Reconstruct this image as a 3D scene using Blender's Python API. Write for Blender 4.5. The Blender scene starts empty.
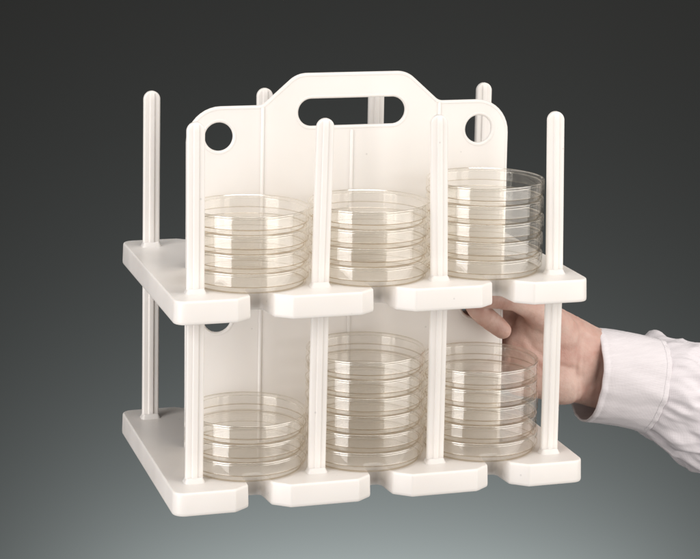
import bpy, bmesh, math, random
from mathutils import Vector, Matrix, noise
random.seed(7)
K = 0.001                       # everything below is written in millimetres
scene = bpy.context.scene
col = scene.collection

# ------------------------------------------------------------------ materials
def new_mat(name):
    m = bpy.data.materials.new(name); m.use_nodes = True
    nt = m.node_tree
    return m, nt, nt.nodes['Principled BSDF'], nt.nodes['Material Output']

def rgb(h):                     # sRGB hex -> linear
    v = [int(h[i:i+2], 16)/255 for i in (0, 2, 4)]
    return tuple(x/12.92 if x <= .04045 else ((x+.055)/1.055)**2.4 for x in v) + (1,)

def plastic_mat():
    m, nt, b, out = new_mat('moulded_white_plastic')
    tc = nt.nodes.new('ShaderNodeTexCoord')
    n = nt.nodes.new('ShaderNodeTexNoise'); n.inputs['Scale'].default_value = 14; n.inputs['Detail'].default_value = 4
    r = nt.nodes.new('ShaderNodeValToRGB')
    r.color_ramp.elements[0].color = (.79, .752, .712, 1); r.color_ramp.elements[1].color = (.82, .785, .748, 1)
    r.color_ramp.elements[0].position = .35; r.color_ramp.elements[1].position = .65
    nt.links.new(tc.outputs['Object'], n.inputs['Vector']); nt.links.new(n.outputs['Fac'], r.inputs['Fac'])
    vo = nt.nodes.new('ShaderNodeTexVoronoi'); vo.inputs['Scale'].default_value = 62
    lt = nt.nodes.new('ShaderNodeMapRange'); lt.inputs['From Min'].default_value = .035; lt.inputs['From Max'].default_value = .06
    lt.inputs['To Min'].default_value = .55; lt.inputs['To Max'].default_value = 1
    mc = nt.nodes.new('ShaderNodeMix'); mc.data_type = 'RGBA'; mc.blend_type = 'MULTIPLY'; mc.inputs['Factor'].default_value = .4
    nt.links.new(tc.outputs['Object'], vo.inputs['Vector']); nt.links.new(vo.outputs['Distance'], lt.inputs['Value'])
    nt.links.new(r.outputs['Color'], mc.inputs['A']); nt.links.new(lt.outputs[0], mc.inputs['B'])
    nt.links.new(mc.outputs['Result'], b.inputs['Base Color'])
    b.inputs['Roughness'].default_value = .36
    nr = nt.nodes.new('ShaderNodeTexNoise'); nr.inputs['Scale'].default_value = 30; nr.inputs['Detail'].default_value = 8; nr.inputs['Roughness'].default_value = .7
    mr = nt.nodes.new('ShaderNodeMapRange'); mr.inputs['From Min'].default_value = .3; mr.inputs['From Max'].default_value = .7
    mr.inputs['To Min'].default_value = .28; mr.inputs['To Max'].default_value = .5
    nt.links.new(tc.outputs['Object'], nr.inputs['Vector']); nt.links.new(nr.outputs['Fac'], mr.inputs['Value']); nt.links.new(mr.outputs[0], b.inputs['Roughness'])
    b.inputs['IOR'].default_value = 1.49
    b.inputs['Subsurface Weight'].default_value = .12
    b.inputs['Subsurface Radius'].default_value = (1.0, .8, .6)
    b.inputs['Subsurface Scale'].default_value = .006
    n2 = nt.nodes.new('ShaderNodeTexNoise'); n2.inputs['Scale'].default_value = 900; n2.inputs['Detail'].default_value = 2
    n3 = nt.nodes.new('ShaderNodeTexNoise'); n3.inputs['Scale'].default_value = 22; n3.inputs['Detail'].default_value = 2
    ad = nt.nodes.new('ShaderNodeMath'); ad.operation = 'MULTIPLY_ADD'; ad.inputs[1].default_value = .03
    bp = nt.nodes.new('ShaderNodeBump'); bp.inputs['Strength'].default_value = .12; bp.inputs['Distance'].default_value = .0015
    nt.links.new(tc.outputs['Object'], n2.inputs['Vector']); nt.links.new(tc.outputs['Object'], n3.inputs['Vector'])
    nt.links.new(n2.outputs['Fac'], ad.inputs[0]); nt.links.new(n3.outputs['Fac'], ad.inputs[2])
    nt.links.new(ad.outputs[0], bp.inputs['Height']); nt.links.new(bp.outputs['Normal'], b.inputs['Normal'])
    return m

def clear_mat(name, tint, f0, rough=.035, haze=.04, gain=.8):
    """thin clear polystyrene: see-through, Schlick reflections, a little haze, part moulded-in, part painted-in brightening"""
    m = bpy.data.materials.new(name); m.use_nodes = True
    nt = m.node_tree; nt.nodes.clear()
    N = nt.nodes.new; L = nt.links.new
    out = N('ShaderNodeOutputMaterial')
    tr = N('ShaderNodeBsdfTransparent'); tr.inputs['Color'].default_value = tint
    df = N('ShaderNodeBsdfDiffuse'); df.inputs['Color'].default_value = (.95, .93, .89, 1)
    tl = N('ShaderNodeBsdfTranslucent'); tl.inputs['Color'].default_value = (.95, .93, .89, 1)
    dm = N('ShaderNodeMixShader'); dm.inputs['Fac'].default_value = .5
    hz = N('ShaderNodeMixShader')  # white diffuse share also imitates milky reflections and brightens the stacks
    gl = N('ShaderNodeBsdfGlossy'); gl.inputs['Roughness'].default_value = rough
    gl.inputs['Color'].default_value = (1, .99, .97, 1)
    lw = N('ShaderNodeLayerWeight'); lw.inputs['Blend'].default_value = .5
    pw = N('ShaderNodeMath'); pw.operation = 'POWER'; pw.inputs[1].default_value = 5
    ma = N('ShaderNodeMath'); ma.operation = 'MULTIPLY_ADD'
    ma.inputs[1].default_value = (1-f0)*gain; ma.inputs[2].default_value = f0
    mx = N('ShaderNodeMixShader')
    tc = N('ShaderNodeTexCoord')
    n = N('ShaderNodeTexNoise'); n.inputs['Scale'].default_value = 60
    bp = N('ShaderNodeBump'); bp.inputs['Strength'].default_value = .05; bp.inputs['Distance'].default_value = .001
    n2 = N('ShaderNodeTexNoise'); n2.inputs['Scale'].default_value = 40; n2.inputs['Detail'].default_value = 4
    mp = N('ShaderNodeMapping'); mp.inputs['Scale'].default_value = (1, 1, 14)      # faint rings left by the mould
    mh = N('ShaderNodeMath'); mh.operation = 'MULTIPLY'; mh.inputs[1].default_value = haze*2
    L(tc.outputs['Object'], n.inputs['Vector']); L(n.outputs['Fac'], bp.inputs['Height']); L(bp.outputs['Normal'], gl.inputs['Normal'])
    L(tc.outputs['Object'], mp.inputs['Vector']); L(mp.outputs[0], n2.inputs['Vector']); L(n2.outputs['Fac'], mh.inputs[0]); L(mh.outputs[0], hz.inputs['Fac'])
    L(df.outputs[0], dm.inputs[1]); L(tl.outputs[0], dm.inputs[2])
    L(tr.outputs[0], hz.inputs[1]); L(dm.outputs[0], hz.inputs[2])
    L(lw.outputs['Facing'], pw.inputs[0]); L(pw.outputs[0], ma.inputs[0]); L(ma.outputs[0], mx.inputs['Fac'])
    L(hz.outputs[0], mx.inputs[1]); L(gl.outputs[0], mx.inputs[2]); L(mx.outputs[0], out.inputs['Surface'])
    return m

def skin_mat():
    m, nt, b, out = new_mat('skin')
    tc = nt.nodes.new('ShaderNodeTexCoord')
    n = nt.nodes.new('ShaderNodeTexNoise'); n.inputs['Scale'].default_value = 45; n.inputs['Detail'].default_value = 6
    r = nt.nodes.new('ShaderNodeValToRGB')
    r.color_ramp.elements[0].color = (.47, .255, .205, 1); r.color_ramp.elements[1].color = (.66, .48, .41, 1)
    r.color_ramp.elements[0].position = .3; r.color_ramp.elements[1].position = .7
    L = nt.links.new
    L(tc.outputs['Object'], n.inputs['Vector']); L(n.outputs['Fac'], r.inputs['Fac']); L(r.outputs['Color'], b.inputs['Base Color'])
    b.inputs['Roughness'].default_value = .5
    b.inputs['Subsurface Weight'].default_value = .25
    b.inputs['Subsurface Radius'].default_value = (1, .4, .25); b.inputs['Subsurface Scale'].default_value = .004
    v = nt.nodes.new('ShaderNodeTexVoronoi'); v.inputs['Scale'].default_value = 700
    n2 = nt.nodes.new('ShaderNodeTexNoise'); n2.inputs['Scale'].default_value = 120; n2.inputs['Detail'].default_value = 5
    ad = nt.nodes.new('ShaderNodeMath'); ad.operation = 'MULTIPLY_ADD'; ad.inputs[1].default_value = .35
    bp = nt.nodes.new('ShaderNodeBump'); bp.inputs['Strength'].default_value = .3; bp.inputs['Distance'].default_value = .001
    L(tc.outputs['Object'], v.inputs['Vector']); L(tc.outputs['Object'], n2.inputs['Vector'])
    L(v.outputs['Distance'], ad.inputs[0]); L(n2.outputs['Fac'], ad.inputs[2]); L(ad.outputs[0], bp.inputs['Height'])
    L(bp.outputs['Normal'], b.inputs['Normal'])
    return m

def cloth_mat(name, base):
    m, nt, b, out = new_mat(name)
    L = nt.links.new
    tc = nt.nodes.new('ShaderNodeTexCoord')
    b.inputs['Roughness'].default_value = .85
    b.inputs['Sheen Weight'].default_value = .2
    w1 = nt.nodes.new('ShaderNodeTexWave'); w1.bands_direction = 'X'; w1.inputs['Scale'].default_value = 420; w1.inputs['Distortion'].default_value = 1.5
    w2 = nt.nodes.new('ShaderNodeTexWave'); w2.bands_direction = 'Z'; w2.inputs['Scale'].default_value = 420; w2.inputs['Distortion'].default_value = 1.5
    n = nt.nodes.new('ShaderNodeTexNoise'); n.inputs['Scale'].default_value = 70; n.inputs['Detail'].default_value = 5
    mp = nt.nodes.new('ShaderNodeMapping'); mp.inputs['Scale'].default_value = (1, 1, 9)
    nn = nt.nodes.new('ShaderNodeTexNoise'); nn.inputs['Scale'].default_value = 60; nn.inputs['Detail'].default_value = 6
    r = nt.nodes.new('ShaderNodeValToRGB')
    r.color_ramp.elements[0].color = tuple(c*.93 for c in base[:3]) + (1,); r.color_ramp.elements[1].color = base
    r.color_ramp.elements[0].position = .3; r.color_ramp.elements[1].position = .7
    a1 = nt.nodes.new('ShaderNodeMath'); a1.operation = 'ADD'
    a2 = nt.nodes.new('ShaderNodeMath'); a2.operation = 'MULTIPLY_ADD'; a2.inputs[1].default_value = .25
    bp = nt.nodes.new('ShaderNodeBump'); bp.inputs['Strength'].default_value = .35; bp.inputs['Distance'].default_value = .0012
    for q in (w1, w2, n, mp): L(tc.outputs['Object'], q.inputs['Vector'])
    L(mp.outputs[0], nn.inputs['Vector']); L(nn.outputs['Fac'], r.inputs['Fac']); L(r.outputs['Color'], b.inputs['Base Color'])
    L(w1.outputs['Fac'], a1.inputs[0]); L(w2.outputs['Fac'], a1.inputs[1])
    L(a1.outputs[0], a2.inputs[0]); L(n.outputs['Fac'], a2.inputs[2]); L(a2.outputs[0], bp.inputs['Height'])
    L(bp.outputs['Normal'], b.inputs['Normal'])
    return m

def backdrop_mat():
    m, nt, b, out = new_mat('grey_backdrop_paper')
    L = nt.links.new
    tc = nt.nodes.new('ShaderNodeTexCoord')
    n = nt.nodes.new('ShaderNodeTexNoise'); n.inputs['Scale'].default_value = 1.4; n.inputs['Detail'].default_value = 3
    r = nt.nodes.new('ShaderNodeValToRGB')
    r.color_ramp.elements[0].color = (.0188, .0180, .0167, 1); r.color_ramp.elements[1].color = (.0206, .0198, .0185, 1)
    L(tc.outputs['Object'], n.inputs['Vector']); L(n.outputs['Fac'], r.inputs['Fac']); L(r.outputs['Color'], b.inputs['Base Color'])
    b.inputs['Roughness'].default_value = .9; b.inputs['Specular IOR Level'].default_value = .15
    return m

PLASTIC = plastic_mat()
CLEAR_LID = clear_mat('clear_polystyrene_wall', (1, .999, .995, 1), .045, .05, .03)
CLEAR_BASE = clear_mat('clear_polystyrene_base', (1, .999, .995, 1), .038, .06, .03)
CLEAR_PLATE = clear_mat('clear_polystyrene_plate', (1, .998, .992, 1), .055, .09, .05, .7)
RIM_GLINT = clear_mat('polystyrene_rim_painted_glint', (.90, .875, .83, 1), .20, .11, .12)  # extra haze and gloss stand in for the bright refracted rim line
LIP_REFRACTION = clear_mat('polystyrene_lip_refraction_tint', (.72, .645, .54, 1), .06, .1, .05, .3)  # brown tint paints in the dark refraction lines at lip and foot
SKIN = skin_mat()
CLOTH = cloth_mat('pale_lavender_cotton', (.76, .715, .74, 1))
CUFF = cloth_mat('pale_lavender_cuff_cotton', (.78, .735, .755, 1))
STITCH = cloth_mat('white_thread', (.80, .77, .79, 1))
BACK = backdrop_mat()

# ------------------------------------------------------------------ helpers
def link_mesh(name, me, mat, parent=None, smooth=35):
    o = bpy.data.objects.new(name, me); col.objects.link(o)
    keep = [p.material_index for p in me.polygons]
    me.materials.clear(); me.materials.append(mat)
    for p, k in zip(me.polygons, keep): p.material_index = k
    for p in me.polygons: p.use_smooth = True
    if smooth: me.set_sharp_from_angle(angle=math.radians(smooth))
    if parent: o.parent = parent
    return o

def bm_obj(name, bm, mat, parent=None, smooth=35, normals=True):
    if normals: bmesh.ops.recalc_face_normals(bm, faces=bm.faces)
    for v in bm.verts: v.co *= K
    me = bpy.data.meshes.new(name); bm.to_mesh(me); bm.free()
    return link_mesh(name, me, mat, parent, smooth)

def empty(name, loc):
    e = bpy.data.objects.new(name, None); col.objects.link(e)
    e.location = Vector(loc)*K; e.empty_display_size = .02
    return e

def fillet(poly, radii, seg=6):
    """round the corners of a 2-D polygon"""
    out = []; n = len(poly)
    for i in range(n):
        p, a, b = Vector(poly[i]), Vector(poly[i-1]), Vector(poly[(i+1) % n]); r = radii[i] if isinstance(radii, (list, tuple)) else radii
        if r <= 0: out.append(tuple(p)); continue
        u, v = (a-p).normalized(), (b-p).normalized()
        ang = u.angle(v)
        if ang > math.pi-.01: out.append(tuple(p)); continue
        t = r/math.tan(ang/2)
        c = p + (u+v).normalized()*(r/math.sin(ang/2))
        s, e = p+u*t-c, p+v*t-c
        a0 = math.atan2(s.y, s.x); d = math.atan2(e.y, e.x)-a0
        while d > math.pi: d -= 2*math.pi
        while d < -math.pi: d += 2*math.pi
        for k in range(seg+1):
            w = a0+d*k/seg
            out.append((c.x+r*math.cos(w), c.y+r*math.sin(w)))
    return out

def inset(poly, d):
    """shift a CCW polygon inwards by d"""
    n = len(poly); out = []
    for i in range(n):
        a, p, b = Vector(poly[i-1]), Vector(poly[i]), Vector(poly[(i+1) % n])
        e1, e2 = (p-a), (b-p)
        if e1.length < 1e-6: e1 = e2
        if e2.length < 1e-6: e2 = e1
        n1 = Vector((-e1.y, e1.x)).normalized(); n2 = Vector((-e2.y, e2.x)).normalized()
        m = (n1+n2)
        if m.length < 1e-6: m = n1
        m.normalize()
        out.append(tuple(p+m*(d/max(.5, m.dot(n1)))))
    return out

def stack_rings(bm, rings, cap0=True, cap1=True):
    vs = [[bm.verts.new(c) for c in r] for r in rings]
    n = len(rings[0])
    for a, b in zip(vs, vs[1:]):
        for i in range(n):
            bm.faces.new((a[i], a[(i+1) % n], b[(i+1) % n], b[i]))
    if cap0: bm.faces.new(list(reversed(vs[0])))
    if cap1: bm.faces.new(vs[-1])

def lathe(bm, prof, seg=96, cx=0, cy=0):
    """closed profile of (r, z); r = 0 points become poles"""
    full = [prof[0]]                              # holding points close to both ends of long runs keep flats flat
    for (r0, z0), (r1, z1) in zip(prof, prof[1:]):
        d = math.hypot(r1-r0, z1-z0)
        if d > 1.5:
            for t in (.2/d, 1-.2/d): full.append((r0+(r1-r0)*t, z0+(z1-z0)*t))
        full.append((r1, z1))
    rows = []
    for r, z in full:
        if r == 0: rows.append([bm.verts.new((cx, cy, z))])
        else: rows.append([bm.verts.new((cx+r*math.cos(2*math.pi*i/seg), cy+r*math.sin(2*math.pi*i/seg), z)) for i in range(seg)])
    for a, b in zip(rows, rows[1:]):
        for i in range(seg):
            j = (i+1) % seg
            if len(a) == 1 and len(b) == 1: continue
            if len(a) == 1: bm.faces.new((a[0], b[j], b[i]))
            elif len(b) == 1: bm.faces.new((a[i], a[j], b[0]))
            else: bm.faces.new((a[i], a[j], b[j], b[i]))

# ------------------------------------------------------------------ the rack
S, DEP, H1, H2 = 92.0, 160.4, 139.2, 262.8     # post pitch, depth between post rows, upper tray level, post tops
TH = 17.0                                       # tray thickness
rack = empty('petri_dish_rack', (138, 80, -TH))
rack['label'] = 'white two-tier plastic petri dish rack with carrying handle, held up by the hand'
rack['category'] = 'dish rack'
INV = Vector((-138, -80, TH))*K                 # children are written in world millimetres

def rack_part(o, parent=rack):
    o.parent = parent
    if parent is rack: o.location = INV
    return o

def tray_outline():
    f = []                                      # front side, left to right (x, y) with corner radius
    f.append((-19.6, -24.5, 9))
    for i in range(4):
        x = S*i
        if i > 0:
            f += [(x-40.5, 8, 4), (x-38, -15, 3.5), (x-25.5, -24.5, 3.5)]
        if i < 3:
            f += [(x+25.5, -24.5, 3.5), (x+37, -16, 3.5), (x+38.5, 8, 4)]
    f.append((295.6, -24.5, 9))
    b = [(x, DEP-y, r) for x, y, r in reversed(f)]
    pts = f+b
    return fillet([(x, y) for x, y, r in pts], [r for x, y, r in pts], 6)

def make_tray(z):
    base = tray_outline()
    bm = bmesh.new()
    prof = [(1.0, -TH), (.45, -TH+.25), (.1, -TH+1.0), (0, -TH+2.4), (.4, -1.9), (.55, -1.0), (.85, -.4), (1.3, -.08), (1.65, 0), (1.85, 0.0)]
    stack_rings(bm, [[(x, y, z+h) for x, y in inset(base, d)] for d, h in prof])
    bmesh.ops.triangulate(bm, faces=[f for f in bm.faces if len(f.verts) > 4])
    return rack_part(bm_obj('tray', bm, PLASTIC))

tray_low = make_tray(0); tray_high = make_tray(H1)

def post_bm(height, rounded, shear):
    """a flat bar with a rounded tip, a raised centre ridge on both broad faces and a small foot"""
    bm = bmesh.new()
    def plan(w, t, rw, rt):
        # cross-section: bar w x t, ridge rw wide to rt
        e = min(.5, w*.2)
        q = [(-w, -t), (-rw-e, -t), (-rw, -rt), (rw, -rt), (rw+e, -t), (w, -t), (w, t), (rw+e, t), (rw, rt), (-rw, rt), (-rw-e, t), (-w, t)]
        f = min(1, w/4, t/2.3)
        return fillet(q, [r*f for r in (1.5, .2, .4, .4, .2, 1.5, 1.5, .2, .4, .4, .2, 1.5)], 3)
    W, T, RW, RT = 6.6, 2.3, 1.7, 3.3
    hs = [0]
    rings = []
    def ring(z, w, t, rw, rt):
        rings.append([(x+shear*max(0, z)/height, y, z) for x, y in plan(w, t, rw, rt)])
    ring(-.8, W, T, RW, RT)
    for k in range(1, 9): ring((height-W)*k/8, W, T, RW, RT)
    if rounded:
        for k in range(1, 15):
            a = math.pi/2*k/14.4
            fade = max(0, 1-(k/9)**2)
            w = max(W*math.cos(a), 1.0)
            tt = T*(1 if k < 8 else 1-.5*((k-8)/6)**2)
            ring(height-W+W*math.sin(a), w, tt, min(RW, w*.45), tt+.02+(RT-T)*fade)
    else:
        ring(height, W, T, RW, RT)
    stack_rings(bm, rings)
    # foot collar
    q = fillet([(-8.0, -5.6), (8.0, -5.6), (8.0, 5.6), (-8.0, 5.6)], 3.2, 5)
    stack_rings(bm, [[(x, y, -.7) for x, y in q], [(x, y, .5) for x, y in inset(q, .25)], [(x, y, 1.3) for x, y in inset(q, .9)], [(x, y, 2.6) for x, y in inset(q, 1.5)], [(x, y, 3.6) for x, y in inset(q, 2.2)]])
    bmesh.ops.triangulate(bm, faces=[f for f in bm.faces if len(f.verts) > 4])
    return bm

def make_post(x, y, z, h, rounded, shear):
    bm = post_bm(h, rounded, shear)
    bmesh.ops.translate(bm, verts=bm.verts, vec=(x, y, z))
    return rack_part(bm_obj('post', bm, PLASTIC, smooth=50))

tops_f = [-.6, 2.2, -2.8, -2.6]; base_f = [0, .6, .2, .2]
tops_b = [0, -1.0, 0, .8]
for i in range(4):
    make_post(S*i+base_f[i], 0, H1, H2-H1, True, tops_f[i])
    make_post(S*i, DEP, H1, H2-H1, True, tops_b[i])
    make_post(S*i, 0, 0, H1-TH+1, False, [.3, .8, .4, .2][i])
    make_post(S*i, DEP, 0, H1-TH+1, False, 0)

PY = 78.6; PT = 1.5                              # panel plane and half thickness
def panel_outline(z0, handle):
    zs = z0+121.9
    p = [(10, z0-.6, 0), (266, z0-.6, 0)]
    if handle:
        p += [(266, zs, 26), (208.5, zs, 9), (182, z0+145.6, 20), (95, z0+145.6, 20), (68, zs, 9), (10, zs, 26)]
    else:
        p += [(266, zs, 26), (10, zs, 26)]
    return fillet([(a, b) for a, b, r in p], [r for a, b, r in p], 10)

def circle(cx, cz, r, n=40):
    return [(cx+r*math.cos(2*math.pi*k/n), cz+r*math.sin(2*math.pi*k/n)) for k in range(n)]

def curve_mesh(loops, extrude, bevel, fill, closed=True):
    cu = bpy.data.curves.new('outline', 'CURVE'); cu.dimensions = '2D' if fill else '3D'
    if fill: cu.fill_mode = 'BOTH'
    cu.extrude = extrude*K; cu.bevel_depth = bevel*K; cu.bevel_resolution = 3
    for lp in loops:
        sp = cu.splines.new('POLY'); sp.points.add(len(lp)-1)
        for q, (x, z) in zip(sp.points, lp): q.co = (x*K, z*K, 0, 1)
        sp.use_cyclic_u = closed
    o = bpy.data.objects.new('outline', cu); col.objects.link(o)
    dg = bpy.context.evaluated_depsgraph_get()
    me = bpy.data.meshes.new_from_object(o.evaluated_get(dg))
    bpy.data.objects.remove(o); bpy.data.curves.remove(cu)
    me.transform(Matrix.Translation((0, PY*K, 0)) @ Matrix.Rotation(math.pi/2, 4, 'X'))
    return me

def make_panel(z0, handle):
    out = panel_outline(z0, handle)
    holes = [circle(34.6, z0+99.4, 11.6), circle(241.6, z0+99.2, 11.6)]
    if handle:
        holes.append(fillet([(95.2, z0+104.6), (181.8, z0+104.6), (181.8, z0+127.2), (95.2, z0+127.2)], 11.2, 12))
    me = curve_mesh([inset(out, .5)]+[inset(h, -.5) for h in holes], PT-.5, .5, True)
    pan = rack_part(link_mesh('carrying_panel', me, PLASTIC))
    # raised bead along the outer edge and round the openings
    loops = [inset(out[2:]+[], 0)] if False else []
    edge = inset(out, 1.3)
    me = curve_mesh([edge]+[inset(h, -.9) for h in holes], 0, 1.8, False)
    rim = link_mesh('rim', me, PLASTIC); rim.parent = pan
    for x in (68, 138.4, 208.8):
        top = z0+(102 if (x == 138.4 and handle) else (121 if handle else 120.6))
        bm = bmesh.new()
        q = fillet([(x-1.3, PY-2.5), (x+1.3, PY-2.5), (x+1.3, PY+2.5), (x-1.3, PY+2.5)], 1.0, 3)
        stack_rings(bm, [[(a, b, z0-.5) for a, b in q], [(a, b, top-1) for a, b in q], [(a, b, top) for a, b in inset(q, .6)]])
        r = bm_obj('rib', bm, PLASTIC); r.parent = pan
    return pan
pan_high = make_panel(H1, True); pan_low = make_panel(0, False)

# ------------------------------------------------------------------ petri dishes
PITCH = 13.78
def dish_meshes():
    # thin walls drawn once, with solid beads where the rims are; slot 1 = the thick edges
    lid = bmesh.new()
    lathe(lid, [(0, 13.5), (42.7, 13.5), (43.2, 13.7), (43.6, 14.3), (43.9, 14.5), (44.4, 14.45), (44.8, 14.15), (44.95, 13.6), (45.0, 5.0), (44.95, 4.6), (44.6, 4.4), (44.2, 4.5), (44.05, 5.0), (44.0, 5.8)])
    base = bmesh.new()
    lathe(base, [(0, .8), (41.0, .8), (41.4, .35), (41.8, .05), (42.4, .05), (42.9, .45), (43.2, 1.3), (43.3, 11.7), (43.2, 12.15), (42.8, 12.35), (42.4, 12.2), (42.3, 11.8), (42.25, 11.0)])
    for b in (lid, base):
        for f in b.faces:
            zs = [v.co.z for v in f.verts]; rs = [v.co.to_2d().length for v in f.verts]
            span = math.hypot(max(zs)-min(zs), max(rs)-min(rs))
            if max(zs)-min(zs) < .1: f.material_index = 3                                  # flat plates
            elif b is lid and min(zs) > 13.5: f.material_index = 1                         # top rim
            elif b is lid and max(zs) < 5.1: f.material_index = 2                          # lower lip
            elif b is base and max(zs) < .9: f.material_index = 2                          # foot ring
            elif b is base and min(zs) > 11.6: f.material_index = 1
    return lid, base
lid_bm, base_bm = dish_meshes()
lid0 = bm_obj('lid', lid_bm, CLEAR_LID, smooth=60, normals=False); base0 = bm_obj('base', base_bm, CLEAR_BASE, smooth=60, normals=False)
for o in (lid0, base0):
    for m in (RIM_GLINT, LIP_REFRACTION, CLEAR_PLATE): o.data.materials.append(m)
col.objects.unlink(lid0); col.objects.unlink(base0)
STACKS = [(0, 1, 4, 'left'), (1, 1, 4, 'middle'), (2, 1, 5, 'right'), (0, 0, 3, 'left'), (1, 0, 6, 'middle'), (2, 0, 5, 'right')]
ORD = ['bottom', 'second', 'third', 'fourth', 'fifth', 'sixth']
YC = 30.4
for c, lv, n, side in STACKS:
    tier = 'upper' if lv else 'lower'
    for k in range(n):
        jx, jy = random.uniform(-.6, .6), random.uniform(-.6, .6)
        e = empty('petri_dish', (S*(c+.5)+jx, YC+jy, (H1 if lv else 0)+.15+k*PITCH))
        e.rotation_euler = (random.uniform(-.004, .004), random.uniform(-.004, .004), random.uniform(0, 6.28))
        if k == n-1: pos = 'topmost'
        elif k == 0: pos = 'bottom'
        else: pos = ORD[k]+' from bottom'
        e['label'] = f'clear petri dish, {pos} of the {n} stacked {side} on the {tier} tray'
        e['category'] = 'petri dish'; e['group'] = 'clear petri dishes stacked in the rack'
        for proto in (base0, lid0):
            o = proto.copy(); col.objects.link(o); o.parent = e

# ------------------------------------------------------------------ the arm and hand
person = empty('person', (345, 98, 38))
person['label'] = 'forearm in pale lavender shirt cuff, bare hand gripping the rack panel from the right'
person['category'] = 'person'
PINV = Vector((-345, -98, -38))*K

def blob_chain(bm, pts, squash=None):
    """pts: list of (x, y, z, r); a string of overlapping balls"""
    for a, b in zip(pts, pts[1:]):
        A, B = Vector(a[:3]), Vector(b[:3]); L = (B-A).length
        n = max(1, math.ceil(L/(.33*min(a[3], b[3]))))
        for k in range(n+1):
            t = k/n; r = a[3]*(1-t)+b[3]*t
            bmesh.ops.create_icosphere(bm, subdivisions=2, radius=r, matrix=Matrix.Translation(A.lerp(B, t)))

def ellipsoid(bm, c, r, rot=(0, 0, 0)):
    from mathutils import Euler
    M = Matrix.Translation(c) @ Euler(rot).to_matrix().to_4x4() @ Matrix.Diagonal((*r, 1))
    bmesh.ops.create_icosphere(bm, subdivisions=4, radius=1, matrix=M)

bm = bmesh.new()
AX = Vector((.93, .05, -.36)).normalized()
W = Vector((345, 98, 38))
# wrist and forearm: broad, flat section
def slab(A, B, ha, hb, ra, rb, n=5):
    """row of balls between two edges: a flat palm-like slab"""
    for i in range(n):
        t = i/(n-1)
        blob_chain(bm, [(*(Vector(A)+Vector(ha)*(t-.5)*2), ra), (*(Vector(B)+Vector(hb)*(t-.5)*2), rb)])
slab(W, W+AX*60, (3, 0, 14.5), (4, 0, 13), 18.5, 17, 6)
slab((300, 95, 54), W, (10, 0, 23), (3, 0, 14.5), 15.5, 18.5, 7)
ellipsoid(bm, (306, 88, 52), (36, 16, 36), (0, .45, 0))
ellipsoid(bm, (330, 92, 42), (30, 17, 31), (0, .3, 0))
# metacarpals to knuckles behind the panel
for (k, r0, r1) in (((284, 98, 93), 15, 11.5), ((281, 99, 73), 15, 11.5), ((282, 99, 54), 15, 11), ((287, 98, 37), 15, 10.5)):
    blob_chain(bm, [(W.x-20, 96, 38+(k[2]-60)*.55+8, r0), (*k, r1)])
ellipsoid(bm, (318, 89, 30), (29, 17, 20), (0, .45, 0))          # hypothenar
ellipsoid(bm, (308, 84, 72), (30, 14, 20), (0, .5, 0))          # thenar
# thumb in front of the panel
blob_chain(bm, [(318, 86, 72, 14), (300, 75, 86, 13.5), (284, 65, 99, 11.5), (268, 58, 106, 9.8), (252, 55, 108.6, 9.2), (236, 54.5, 109.6, 8.8), (226, 54.5, 109.4, 7.8), (221, 55, 109, 6.6)])
# fingers behind the panel
blob_chain(bm, [(281, 99, 73, 11), (252, 101, 79, 9), (247, 100.5, 80, 9), (233, 97, 79, 8), (222, 92.5, 77, 7), (216, 90.5, 76, 6.2)])
blob_chain(bm, [(282, 99, 54, 11), (254, 101, 56, 8.8), (249, 100.5, 56, 8.8), (236, 97, 55, 7.8), (226, 92.5, 54, 6.9), (220, 90.5, 53, 6)])
blob_chain(bm, [(287, 98, 37, 10), (265, 100, 35, 8), (260, 99.5, 35, 8), (249, 96, 34, 7), (241, 92, 33, 6.2), (237, 90.5, 32, 5.6)])
# index finger: behind, through the round hole, curled back to the right
blob_chain(bm, [(284, 98, 92, 11), (262, 98, 97, 9.4), (249, 94, 99.5, 9), (243.5, 87, 99.3, 8.4), (241.5, 78, 99, 8.2), (240.5, 70, 97.2, 8.0), (242.5, 65, 94.5, 8.4), (249, 62.5, 89.7, 8.5), (256, 62, 84.0, 8.1), (260.3, 62, 80.3, 7.3)])
for v in bm.verts: v.co *= K
me = bpy.data.meshes.new('hand_blobs'); bm.to_mesh(me); bm.free()
tmp = bpy.data.objects.new('hand_blobs', me); col.objects.link(tmp)
rm = tmp.modifiers.new('remesh', 'REMESH'); rm.mode = 'VOXEL'; rm.voxel_size = .00115
sm = tmp.modifiers.new('smooth', 'SMOOTH'); sm.factor = .5; sm.iterations = 20
dg = bpy.context.evaluated_depsgraph_get(); dg.update()
hand_me = bpy.data.meshes.new_from_object(tmp.evaluated_get(dg))
bpy.data.objects.remove(tmp)
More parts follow.
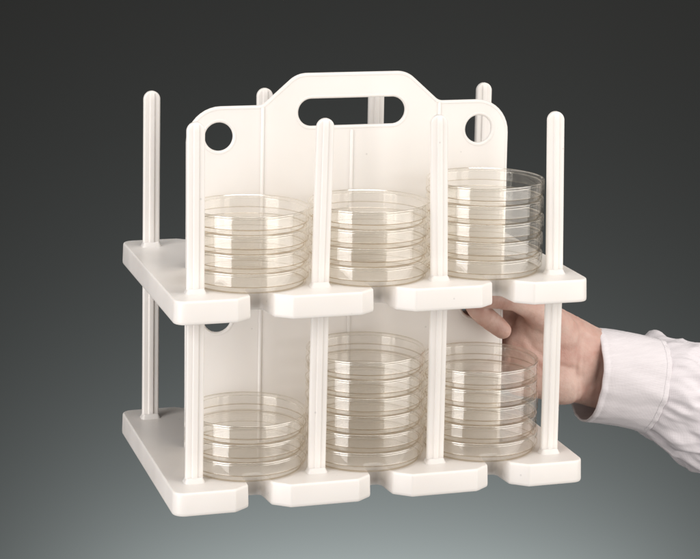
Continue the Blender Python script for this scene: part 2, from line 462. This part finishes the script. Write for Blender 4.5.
# skin creases: shallow grooves along lines drawn on the palm side (x, z in mm), with y limits
CREASES = [([(281, 86), (284, 74), (291, 62), (302, 52), (316, 45), (329, 41)], 92, .9, 1.5),
           ([(278, 66), (286, 56), (298, 44), (308, 34)], 92, .6, 1.3),
           ([(333, 66), (330, 52), (329, 38), (331, 24), (333, 8)], 96, .7, 1.3),
           ([(338, 66), (335.5, 52), (335, 38), (336, 24), (338, 6)], 96, .5, 1.1),
           ([(289, 90), (294, 96), (297, 104)], 80, .8, 1.3), ([(293, 86), (300, 93), (304, 100)], 80, .5, 1.1),
           ([(244.5, 84.5), (253, 95)], 66, .55, .9), ([(247.0, 82.8), (255.2, 92.5)], 66, .35, .8),
           ([(253, 98), (255, 110)], 56, .5, .9), ([(250, 98), (251.5, 110)], 56, .35, .8)]
def seg_d(px, pz, a, b):
    ax, az, bx, bz = *a, *b
    t = max(0, min(1, ((px-ax)*(bx-ax)+(pz-az)*(bz-az))/((bx-ax)**2+(bz-az)**2)))
    return math.hypot(px-ax-t*(bx-ax), pz-az-t*(bz-az))
BOXED = [(l, ym, dp*.55, wd*1.25, min(p[0] for p in l)-7, max(p[0] for p in l)+7, min(p[1] for p in l)-7, max(p[1] for p in l)+7) for l, ym, dp, wd in CREASES]
for v in hand_me.vertices:
    x, y, z = v.co.x/K, v.co.y/K, v.co.z/K
    if x > 350: continue
    d = 0
    for line, ymax, dep, wid, bx0, bx1, bz0, bz1 in BOXED:
        if x < bx0 or x > bx1 or z < bz0 or z > bz1 or y > ymax or v.normal.y > .2: continue
        m = min(seg_d(x, z, a, b) for a, b in zip(line, line[1:]))
        m += .5*noise.noise(Vector((x*.2, 0, z*.2)))
        if m < 4*wid: d -= dep*math.exp(-(m/wid)**2) - .25*dep*math.exp(-((m-2.2*wid)/wid)**2)
    d += .35*noise.noise(Vector((x*.09, y*.09, z*.09))) + .12*noise.noise(Vector((x*.35, y*.35, z*.35)))
    v.co += v.normal*d*K
body = link_mesh('arm', hand_me, SKIN, person, smooth=0); body.location = PINV

# sleeve: rings about a gently bending axis
C0 = Vector((349, 98, 28.5))
def frame(t):
    """centre and axes of the sleeve at t mm from the cuff opening"""
    q = min(max(t, 0), 110)
    dz = -.113*t-.0020*q*q-(.42*(t-110) if t > 110 else 0)
    slope = -.113-.00426*q
    c = C0 + Vector((t, .05*t, dz))
    a = Vector((1, .05, -.12+slope*.55)).normalized()
    v = a.cross(Vector((0, 0, 1))).normalized()      # towards the viewer
    u = v.cross(a).normalized()                       # up
    return c, u, v
def sleeve_ring(t, ru, rv, n=192, fold=0.0, seed=0, tilt=0.0):
    c, u, v = frame(t)
    a = u.cross(v)
    out = []
    for i in range(n):
        w = 2*math.pi*i/n
        d = 0
        if fold:
            d = fold*(noise.noise(Vector((math.cos(w)*2.2+seed, math.sin(w)*2.2, t*.014)))*1.0
                      + .55*noise.noise(Vector((math.cos(w)*4.3+t*.03, math.sin(w)*4.3+t*.02, seed+t*.02)))
                      + .25*noise.noise(Vector((math.cos(w)*8+t*.05, math.sin(w)*8-t*.04, seed+7)))
                      + .55*(.35-abs(noise.noise(Vector((math.cos(w)*2.6-t*.022, math.sin(w)*2.6+t*.018, seed+3.7)))))*2.6)
        if fold and t > 56:
            g = noise.noise(Vector((math.cos(w)*5.2+11, math.sin(w)*5.2, t*.012)))
            d += 2.6*math.exp(-(t-57)/38)*(1-math.exp(-(t-55)/6))*(.28-abs(g))*2
            h = noise.noise(Vector((math.cos(w)*1.7+t*.030+4, math.sin(w)*1.7-t*.024, 2.2)))
            d += 3.6*(1-math.exp(-(t-56)/18))*max(0, .22-abs(h))*2.4
        q = c + u*math.sin(w)*(ru+d) + v*math.cos(w)*(rv+d)
        q += a*(-tilt*math.sin(w))
        out.append(q)
    return out
bm = bmesh.new()
rings = [sleeve_ring(44, 34, 27, fold=0)]
prev = None
N = 100
for k in range(N):
    t = 57+k*2.5
    g = 1-math.exp(-k/9.6)
    rings.append(sleeve_ring(t, 36.6+9.0*g+k*.04, 28.8+9.5*g+k*.04, fold=.3+7.4*g, seed=3.1))
# pleat that rises just behind the cuff
def bump_ring(r, t):
    c, u, v = frame(t)
    out = []
    for q in r:
        d = q-c; s = d.normalized()
        k = max(0, s.dot((u*.80-v*.60).normalized()))**14
        k2 = max(0, s.dot((u*.35+v*.94).normalized()))**22
        h = 14.0*math.exp(-((t-60)/9)**2)*k + 3.5*math.exp(-((t-74)/18)**2)*k2
        out.append(q+s*h)
    return out
rings = [rings[0]]+[bump_ring(r, 57+i*2.5) for i, r in enumerate(rings[1:])]
stack_rings(bm, rings, cap0=False, cap1=True)
sleeve = bm_obj('sleeve', bm, CLOTH, person, smooth=0); sleeve.location = PINV
# cuff: two layers with a turned edge
bm = bmesh.new()
rings = []
def cr(t, off, wob=.0): return sleeve_ring(t, 38.2+off+.012*t, 29.0+off+.03*t, fold=.9, seed=9.4, tilt=2)
for t in (54, 40, 25, 12, 4, 1.5): rings.append(cr(t, -1.8))
for t, o in ((.2, -1.7), (-.3, -1.2), (-.35, -.6), (-.1, .0)): rings.append(cr(t, o))
for t in (1.5, 4, 5.0, 6.0, 12, 20, 28, 36, 44, 51): rings.append(cr(t, .35 if t != 5.0 else .0))
for t, o in ((54.5, .45), (57.0, .5), (58.2, .2), (58.6, -.5), (58.4, -1.6)): rings.append(cr(t, o))
stack_rings(bm, rings, cap0=False, cap1=False)
cuff = bm_obj('cuff', bm, CUFF, sleeve, smooth=0)
# stitched seam close to the inner edge of the cuff
bm = bmesh.new()
n = 192
for t in (54.0,):
    path = [sum((Vector(q) for q in (p,)), Vector()) for p in cr(t, .5)]
    c, u, v = frame(t)
    rows = []
    for i, q in enumerate(path):
        s = (q-c).normalized(); a = u.cross(v)
        rr = .34 if i % 2 else .22
        rows.append([bm.verts.new(q+(s*math.cos(w)+a*math.sin(w))*rr) for w in (0, 1.57, 3.14, 4.71)])
    for i in range(n):
        A, B = rows[i], rows[(i+1) % n]
        for j in range(4): bm.faces.new((A[j], A[(j+1) % 4], B[(j+1) % 4], B[j]))
st = bm_obj('stitching', bm, STITCH, sleeve, smooth=0)

# ------------------------------------------------------------------ backdrop
ctr = Vector((138, 60, 120))
fwd = Vector((.296, .955, 0)).normalized(); rgt = Vector((.955, -.296, 0)).normalized()
bm = bmesh.new()
prof = []
D0 = 1350; ZF = -1250; RC = 500
prof.append((-900, ZF))
prof.append((D0-RC, ZF))
for k in range(1, 17):
    a = math.pi/2*k/16
    prof.append((D0-RC+RC*math.sin(a), ZF+RC-RC*math.cos(a)))
prof.append((D0, 2600))
rows = []
for s in [-3200+400*i for i in range(17)]:
    rows.append([bm.verts.new(ctr+fwd*d+rgt*s-Vector((0, 0, ctr.z))+Vector((0, 0, z))) for d, z in prof])
for A, B in zip(rows, rows[1:]):
    for i in range(len(prof)-1): bm.faces.new((A[i], A[i+1], B[i+1], B[i]))
bd = bm_obj('backdrop', bm, BACK, smooth=0)
bd['kind'] = 'structure'

# ------------------------------------------------------------------ lights
def area(name, loc, target, sx, sy, power, color):
    l = bpy.data.lights.new(name, 'AREA'); l.shape = 'RECTANGLE'; l.size = sx*K; l.size_y = sy*K
    l.energy = power; l.color = color
    o = bpy.data.objects.new(name, l); col.objects.link(o)
    o.location = Vector(loc)*K
    o.rotation_euler = (Vector(target)-Vector(loc)).to_track_quat('-Z', 'Y').to_euler()
    return o
def around(deg, dist, z):
    a = math.radians(deg); d = -fwd*math.cos(a)+rgt*math.sin(a)
    q = ctr+d*dist; return (q.x, q.y, z)
tgt = (138, 40, 120)
area('softbox_left', around(-44, 1150, 300), tgt, 660, 1400, 15.3, (1, .965, .95))
area('softbox_right', around(64, 1150, 300), tgt, 1300, 1400, 16.8, (1, .955, .91))
area('overhead_softbox', (138, -150, 1400), (138, 70, 100), 900, 700, 9.5, (1, .97, .94))
q = ctr+fwd*(D0-270)
area('backdrop_light', (q.x+40, q.y-10, -900), tuple(ctr+fwd*D0+Vector((40, 0, -740-120))), 800, 140, 58, (.82, .955, 1))

# ------------------------------------------------------------------ world, camera, render
w = bpy.data.worlds.new('World'); scene.world = w; w.use_nodes = True
w.node_tree.nodes['Background'].inputs['Color'].default_value = (1, .985, .96, 1)
w.node_tree.nodes['Background'].inputs['Strength'].default_value = .14

cam = bpy.data.cameras.new('camera'); co = bpy.data.objects.new('camera', cam); col.objects.link(co)
def rx(a): return Matrix.Rotation(a, 3, 'X')
R = Matrix.Rotation(-.3006, 3, 'Z') @ rx(-.121) @ Matrix.Rotation(-.0173, 3, 'Y')
right, fw, up = R.col[0], R.col[1], R.col[2]
M = Matrix((right, up, -fw)).transposed().to_4x4()
M.translation = Vector((-310.34, -1388.03, 485.10))*K
co.matrix_world = M
cam.sensor_width = 36; cam.lens = 2030.46/700*36
cam.shift_x = -(359.91-350)/700; cam.shift_y = (54.54-279.5)/700
cam.clip_start = .05; cam.clip_end = 50
scene.camera = co
scene.render.engine = 'CYCLES'
cy = scene.cycles
cy.use_denoising = True; cy.use_adaptive_sampling = False
try: cy.denoiser = 'OPENIMAGEDENOISE'
except Exception: pass
cy.max_bounces = 24; cy.transparent_max_bounces = 200; cy.glossy_bounces = 20; cy.diffuse_bounces = 8
cy.sample_clamp_indirect = 6
scene.view_settings.view_transform = 'Standard'; scene.view_settings.look = 'None'
scene.view_settings.exposure = 0; scene.view_settings.gamma = 1
